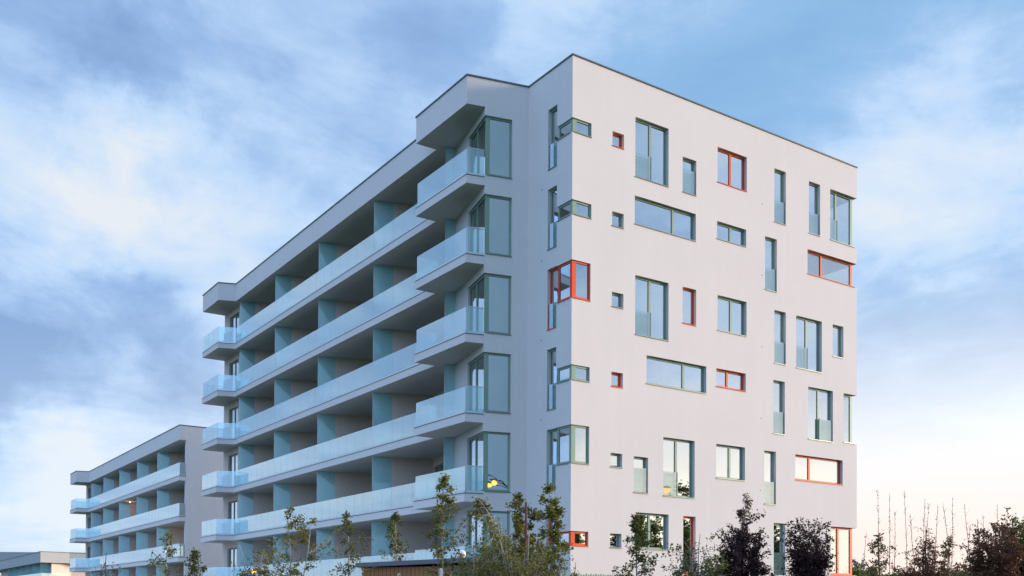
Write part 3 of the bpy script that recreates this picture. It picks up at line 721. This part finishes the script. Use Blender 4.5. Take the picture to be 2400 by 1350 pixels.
# bare rods of last year's growth standing behind the plums
for i, (px, yt) in enumerate([(2030, 1250), (2056, 1146), (2084, 1156), (2098, 1200), (2121, 1150), (2134, 1205), (2168, 1168), (2176, 1180), (2197, 1184), (2211, 1182), (2234, 1166), (2261, 1180), (2276, 1226), (2290, 1214), (2304, 1208), (2338, 1182)]):
    rng = np.random.default_rng(i + 70); d = 28 + rng.uniform(-.8, .8); p = at(px, 1360, d); bz = ground_z(p.x, p.y); top = at(px, yt, d).z
    r = thing('bare_sapling', (p.x, p.y, bz), 'thin bare upright sapling rod behind the plum trees on the right', 'sapling', 'bare sapling rods on the right')
    m = MB(); lx, ly = rng.uniform(-.3, .3, 2); pts = [Vector((p.x + lx * (t - 1) + .02 * math.sin(7 * t + i), p.y + ly * (t - 1), bz + (top - bz) * t)) for t in [j / 9 for j in range(10)]]
    m.tube(pts, [.013 * (1 - .75 * j / 9) + .001 for j in range(10)], 5)
    for j in range(16):
        t = rng.uniform(.35, .97); f = t * 9; q = pts[int(f)].lerp(pts[int(f) + 1], f - int(f)); m.tube([q, q + Vector((rng.uniform(-.09, .09), rng.uniform(-.09, .09), rng.uniform(.06, .2)))], [.005, .002], 3, cap=False)
    m.build('stem', 'tan_bark', r)
    lp = []
    for j in range(34):
        t = rng.uniform(.45, 1); f = min(t, .999) * 9; q = pts[int(f)].lerp(pts[int(f) + 1], f - int(f)); lp.append(tuple(q + Vector(rng.normal(0, .015, 3))))
    leaves_obj('foliage', lp, .04, 'olive_leaf', r, rng)
# the far belt of trees along the horizon on the right
FT = [(2018, 118, 1308, 46, 'blue_leaf', 'round blue-green tree far off, just right of the orange corner door'), (2003, 80, 1333, 50, 'far_leaf', 'yellow-green bush at the foot of the building corner'), (2045, 82, 1328, 60, 'far_leaf', 'low bright green tree behind the first olive sapling'),
      (2105, 84, 1336, 70, 'far_leaf', 'low green tree between the olive sapling and the reddish plum'), (2165, 90, 1338, 70, 'far_leaf', 'far green tree right behind the reddish plum'), (2225, 86, 1333, 70, 'far_leaf', 'far green tree behind the second olive sapling'),
      (2262, 92, 1324, 64, 'far_leaf', 'far green tree in the gap between the two brown plums'), (2300, 90, 1318, 70, 'far_leaf', 'far green tree half hidden by the brown-purple plum'), (2365, 88, 1310, 90, 'far_leaf', 'far yellow-green tree behind the trunk at the right edge')]
for i, (px, d, yt, w, lf, lab) in enumerate(FT):
    tree('far_tree', px, d, yt, w * 1.15, lab, leaf=lf, bark='dark_bark', n=2600, size=.26, seed=40 + i, shape='round', start=.25, nb=40, trunk_r=.12, clump=.35, group='distant trees along the right horizon')
# tall trees across the road, seen mirrored in the lower windows
for i, (x, y, hgt, w, lab) in enumerate([(24.6, -19.3, 8.3, 3.6, 'tall tree across the road mirrored in the large second-row window'), (33.5, -24.5, 9.0, 4.5, 'tree across the road mirrored in the square second-row window'), (26.5, -26, 8.0, 3.2, 'tree across the road mirrored in the narrow second-row window'), (38, -23.5, 7.0, 4.5, 'tree across the road mirrored in the narrow window near the right'), (30.5, -28.5, 7.0, 6, 'wide tree across the road mirrored in the ground floor window'), (21.5, -22.0, 5.4, 4.6, 'low dark tree across the road mirrored in the ground floor glass'), (21.8, -28.2, 5.6, 5.5, 'broad tree across the road mirrored in the orange corner window'), (26, -30.5, 5.8, 5.5, 'broad tree across the road mirrored in the lowest small square window'), (36, -30, 5.8, 5.5, 'broad tree across the road mirrored beside the narrow orange door'), (43, -27, 5.8, 5.5, 'broad tree across the road mirrored in the narrow ground floor window')]):
    rng = np.random.default_rng(i + 200); bz = ground_z(x, y); r = thing('mirrored_tree', (x, y, bz), lab, 'tree', 'trees across the road mirrored in the windows')
    m = MB(); m.tube([(x, y, bz), (x + .1, y, bz + hgt * .5), (x, y + .1, bz + hgt * .95)], [.16, .1, .02], 7); lp = []
    for k in range(60):
        u = rng.uniform(.15, 1); z = bz + hgt * u; a = rng.uniform(0, 6.28); ln = w / 2 * (1.05 - u) ** .6 * rng.uniform(.5, 1.1)
        e = Vector((x + math.cos(a) * ln, y + math.sin(a) * ln, z + .3 * ln)); m.tube([(x, y, z - .2), e], [.03, .01], 4, cap=False)
        for q in range(60):
            v = rng.uniform(.2, 1); c = Vector((x, y, z - .2)).lerp(e, v) + Vector(rng.normal(0, .22, 3)); lp.append(tuple(c))
    m.build('trunk', 'dark_bark', r); leaves_obj('crown', lp, .24, 'blue_leaf' if i % 2 else 'green_leaf', r, rng)

# ------------------------------------------------------------------ stakes, posts, shed, fence
def post(name, px, d, ytop, r, m, label, cat, group=None, sq=False):
    p = at(px, 1360, d); bz = ground_z(p.x, p.y) - .1; top = at(px, ytop, d).z
    b = MB()
    if sq:
        b.bx(p.x - r, p.x + r, p.y - r, p.y + r, bz, top - .03); b.face([(p.x - r, p.y - r, top - .03), (p.x + r, p.y - r, top - .03), (p.x, p.y, top)]); b.face([(p.x + r, p.y - r, top - .03), (p.x + r, p.y + r, top - .03), (p.x, p.y, top)]); b.face([(p.x + r, p.y + r, top - .03), (p.x - r, p.y + r, top - .03), (p.x, p.y, top)]); b.face([(p.x - r, p.y + r, top - .03), (p.x - r, p.y - r, top - .03), (p.x, p.y, top)])
    else: b.tube([(p.x, p.y, bz), (p.x + .01, p.y, (bz + top) / 2), (p.x, p.y, top - .02), (p.x, p.y, top)], [r, r * .97, r * .95, r * .7], 10)
    return tag(b.build(name, m, smooth=not sq), label, cat, group)


post('tree_stake', 1232, 23.6, 1176, .032, 'stake_wood', 'red-brown wooden stake rising through the big corner birch', 'stake')
post('fence_post', 935, 23.5, 1343, .03, 'pale_post', 'short pale post in front of the wooden shed wall', 'post', 'pale posts by the shed', True)
post('fence_post', 1033, 21.9, 1331, .034, 'pale_post', 'taller pale post at the foot of the slender birch', 'post', 'pale posts by the shed', True)

p0 = at(833, 1319.5, 27); p1 = at(1111, 1306, 27); zr = (p0.z + p1.z) / 2 - .0
sh = thing('garden_shed', (-9.6, -5.3, -1.2), 'low brown timber shed with a flat grey roof in front of the balconies', 'shed')
e0, e1 = at(833, 1319.5, 27.6), at(1111, 1306, 25.6); zr = -.055
dv = Vector((e1.x - e0.x, e1.y - e0.y, 0)); ln = dv.length; dv.normalize(); nb_ = Vector((-dv.y, dv.x, 0)); nb_ = nb_ if nb_.dot(FW) > 0 else -nb_
o_ = Vector((e0.x, e0.y, 0)); dzs = (e1.z - e0.z)
m = MB(); m.box(o_ + Vector((0, 0, e0.z - .12)), dv * ln + Vector((0, 0, dzs)), nb_ * 2.6, (0, 0, .12)); m.build('roof', 'shed_roof', sh)
m = MB(); m.box(o_ + dv * .13 + nb_ * .15 + Vector((0, 0, -1.9)), dv * (ln - .26), nb_ * 2.3, (0, 0, e0.z - .12 + 1.9 - .004)); m.build('wall', 'shed_wood', sh)
m = MB()
for i in range(int((ln - .3) / .14)): m.box(o_ + dv * (.15 + i * .14) + nb_ * .135 + Vector((0, 0, -1.9)), dv * .125, nb_ * .014, (0, 0, e0.z - .12 + 1.9 - .01))
m.build('cladding', 'shed_wood', sh)

f0, f1 = Vector((-9.96, -8.22, 0)), Vector((-4.3, -7.92, 0)); fe = (f1 - f0); fl = fe.length; fe.normalize(); fn = Vector((-fe.y, fe.x, 0))
fen = thing('picket_fence', (-7, -8, -1.7), 'weathered green picket fence below the big birch at the bottom edge', 'fence')
m = MB(); rng = np.random.default_rng(5)
k = 0; u = 0
while u < fl:
    p = f0 + fe * u; gz = ground_z(p.x, p.y); zt = -.375 + rng.uniform(-.018, .018) - .012 * (u / fl)
    m.box(p + Vector((0, 0, gz + .06)), fe * .052, fn * .02, (0, 0, zt - .03 - gz - .06)); q = p + Vector((0, 0, zt - .03))
    m.face([q, q + fe * .052, q + fe * .026 + Vector((0, 0, .03))], -fn); m.face([q + fn * .02, q + fe * .052 + fn * .02, q + fe * .026 + fn * .02 + Vector((0, 0, .03))], fn)
    m.face([q, q + fn * .02, q + fn * .02 + fe * .026 + Vector((0, 0, .03)), q + fe * .026 + Vector((0, 0, .03))], -fe); m.face([q + fe * .052, q + fe * .052 + fn * .02, q + fn * .02 + fe * .026 + Vector((0, 0, .03)), q + fe * .026 + Vector((0, 0, .03))], fe)
    u += .089
m.build('picket_panel', 'fence_paint', fen)
for zz_ in (-1.4, -.72):
    m = MB(); m.box(f0 + fn * .021 + Vector((0, 0, zz_)), fe * fl, fn * .035, (0, 0, .07)); m.build('rail', 'fence_paint', fen)
for i in range(5):
    p = f0 + fe * (fl * i / 4.02) + fn * .058; m = MB(); m.box(p + Vector((0, 0, ground_z(p.x, p.y) - .1)), fe * .07, fn * .07, (0, 0, -.5 - ground_z(p.x, p.y) + .1)); m.build('post', 'fence_paint', fen)

# ------------------------------------------------------------------ small things on the balconies and by the shed
for k in range(2, 7):
    nm = {2: 'lowest', 3: 'second from the bottom', 4: 'middle', 5: 'second from the top', 6: 'topmost'}[k]
    y, x = 34.45, -1.75
    r = thing('balcony_unit', (x, y, fz(k) - .045), 'grey box-shaped unit on the far end balcony, ' + nm + ' of the five', 'outdoor unit', 'grey units on the end balconies')
    m = MB(); m.bx(x - .16, x + .16, y - .4, y + .4, fz(k) + .03, fz(k) + .74); m.bx(x - .17, x + .17, y - .41, y + .41, fz(k) + .741, fz(k) + .775); m.build('case', 'unit_case', r)
    m = MB(); m.tube([(x - .163, y, fz(k) + .38), (x - .178, y, fz(k) + .38)], .26, 20); m.build('fan_grille', 'dark_metal', r)
    for s in (-.3, .3):
        m = MB(); m.bx(x - .15, x + .15, y + s - .03, y + s + .03, fz(k) - .045, fz(k) + .029); m.build('foot', 'dark_metal', r)
zf = H - .045; x, y = -.78, 11.9
r = thing('sofa', (x, y, zf), 'dark grey sofa behind the glass of the lowest raised balcony', 'sofa')
m = MB(); m.bx(x - .3, x + .3, y - 1.0, y + 1.0, zf + .08, zf + .40); m.build('seat', 'sofa_fabric', r)
m = MB(); m.bx(x + .12, x + .3, y - 1.0, y + 1.0, zf + .401, zf + .82); m.build('backrest', 'sofa_fabric', r)
for s in (-1, 1):
    m = MB(); m.bx(x - .3, x + .3, y + s * 1.08 - .075, y + s * 1.08 + .075, zf + .06, zf + .6); m.build('armrest', 'sofa_fabric', r)
for s in (-.48, .48):
    m = MB(); m.bx(x - .28, x + .11, y + s - .45, y + s + .45, zf + .402, zf + .5); m.build('cushion', 'cushion_fabric', r)
for sx in (-.24, .24):
    for sy in (-.9, .9):
        m = MB(); m.tube([(x + sx, y + sy, zf), (x + sx, y + sy, zf + .08)], .025, 8); m.build('leg', 'dark_metal', r)


def globe(px, py, d, rr, m_, label, name='globe_lamp'):
    c = at(px, py, d); gz = ground_z(c.x, c.y)
    r = thing(name, (c.x, c.y, gz), label, 'lamp')
    m = MB(); m.tube([(c.x, c.y, gz), (c.x, c.y, c.z - rr * .9)], .03, 10); m.tube([(c.x, c.y, c.z - rr * 1.12), (c.x, c.y, c.z - rr * .85)], rr * .5, 12); m.build('pole', 'dark_metal', r, smooth=False)
    m = MB(); m.sphere(c, rr, 20, 12); m.build('globe', m_, r, smooth=True)
    return c


globe(1082, 1299, 29.5, .13, 'globe_white', 'white globe garden lamp just above the shed roof')
cg = globe(595, 1339, 27.5, .07, 'lamp_glow', 'low amber glowing lamp between the bushy trees on the left', 'garden_lamp')


def bulb(name, loc, label, energy, colr=(1, .62, .3), m_='warm_bulb'):
    r = thing(name, loc, label, 'lamp', 'warm lamps on the balconies')
    x, y, z = loc; m = MB(); m.tube([(x, y, z), (x, y, z - .05)], .1, 14); m.build('base', 'dark_metal', r)
    m = MB(); m.sphere((x, y, z - .07), .055, 14, 8, (1, 1, .6)); m.build('shade', m_, r, smooth=True)
    l = bpy.data.lights.new('glow', 'POINT'); l.energy = energy; l.color = colr; l.shadow_soft_size = .1
    lo = bpy.data.objects.new('light', l); COL.objects.link(lo); lo.location = (x, y, z - .2); put_under(lo, r)


bulb('ceiling_lamp', (.35, 8.0, 2 * H - .391), 'warm lamp under the balcony ceiling left of the slanted bay', 22)
bulb('ceiling_lamp', (-.4, 66.5, -.93 + 3 * H - .391), 'warm lamp under the middle balcony of the smaller block', 6)
bulb('ceiling_lamp', (-.75, 52.6, -.93 + H + .75), 'bright warm lamp by the lit balcony window of the smaller block', 12)  # added lamp in place of a street lamp's reflection in the railing glass


def street_lamp(x, y, heads, label):
    gz = ground_z(x, y); r = thing('street_lamp', (x, y, gz), label, 'street lamp', 'amber street lamps mirrored in the windows')
    zt = min(h[2] for h in heads) - .25
    m = MB(); m.tube([(x, y, gz), (x, y, gz + .9), (x, y, zt)], [.09, .065, .045], 12); m.build('pole', 'dark_metal', r, smooth=True)
    for h in heads:
        m = MB(); hv = Vector(h); d = Vector((hv.x - x, hv.y - y, 0)); pts = [Vector((x, y, zt - .02))] + [Vector((x, y, zt)) + d * t + Vector((0, 0, (hv.z + .12 - zt) * math.sin(t * math.pi / 2))) for t in (.25, .5, .75, .95)]
        m.tube(pts, [.04, .034, .03, .026, .024], 8); m.build('arm', 'dark_metal', r, smooth=True)
        m = MB(); m.sphere(hv + Vector((0, 0, .2)), .22, 16, 8, (1.2, .8, .3)); m.build('lamp_head', 'dark_metal', r, smooth=True)
        m = MB(); m.sphere(hv, .19, 16, 10, (1.1, .9, .8)); m.build('lens', 'lamp_glow', r, smooth=True)


street_lamp(2.4, -21.65, [(.40, -21.42, 7.0), (1.2, -21.52, 6.5), (.85, -21.5, 6.3)], 'street lamp with glowing amber heads mirrored in the bay window above the arching birch')
street_lamp(22.6, -18.6, [(21.82, -18.03, 6.13), (21.5, -17.8, 6.1)], 'street lamp mirrored as a small amber spot in the large second-row window')

SC.render.engine = 'CYCLES'
SC.cycles.max_bounces = 10; SC.cycles.transparent_max_bounces = 24; SC.cycles.glossy_bounces = 5
SC.cycles.caustics_reflective = False; SC.cycles.caustics_refractive = False
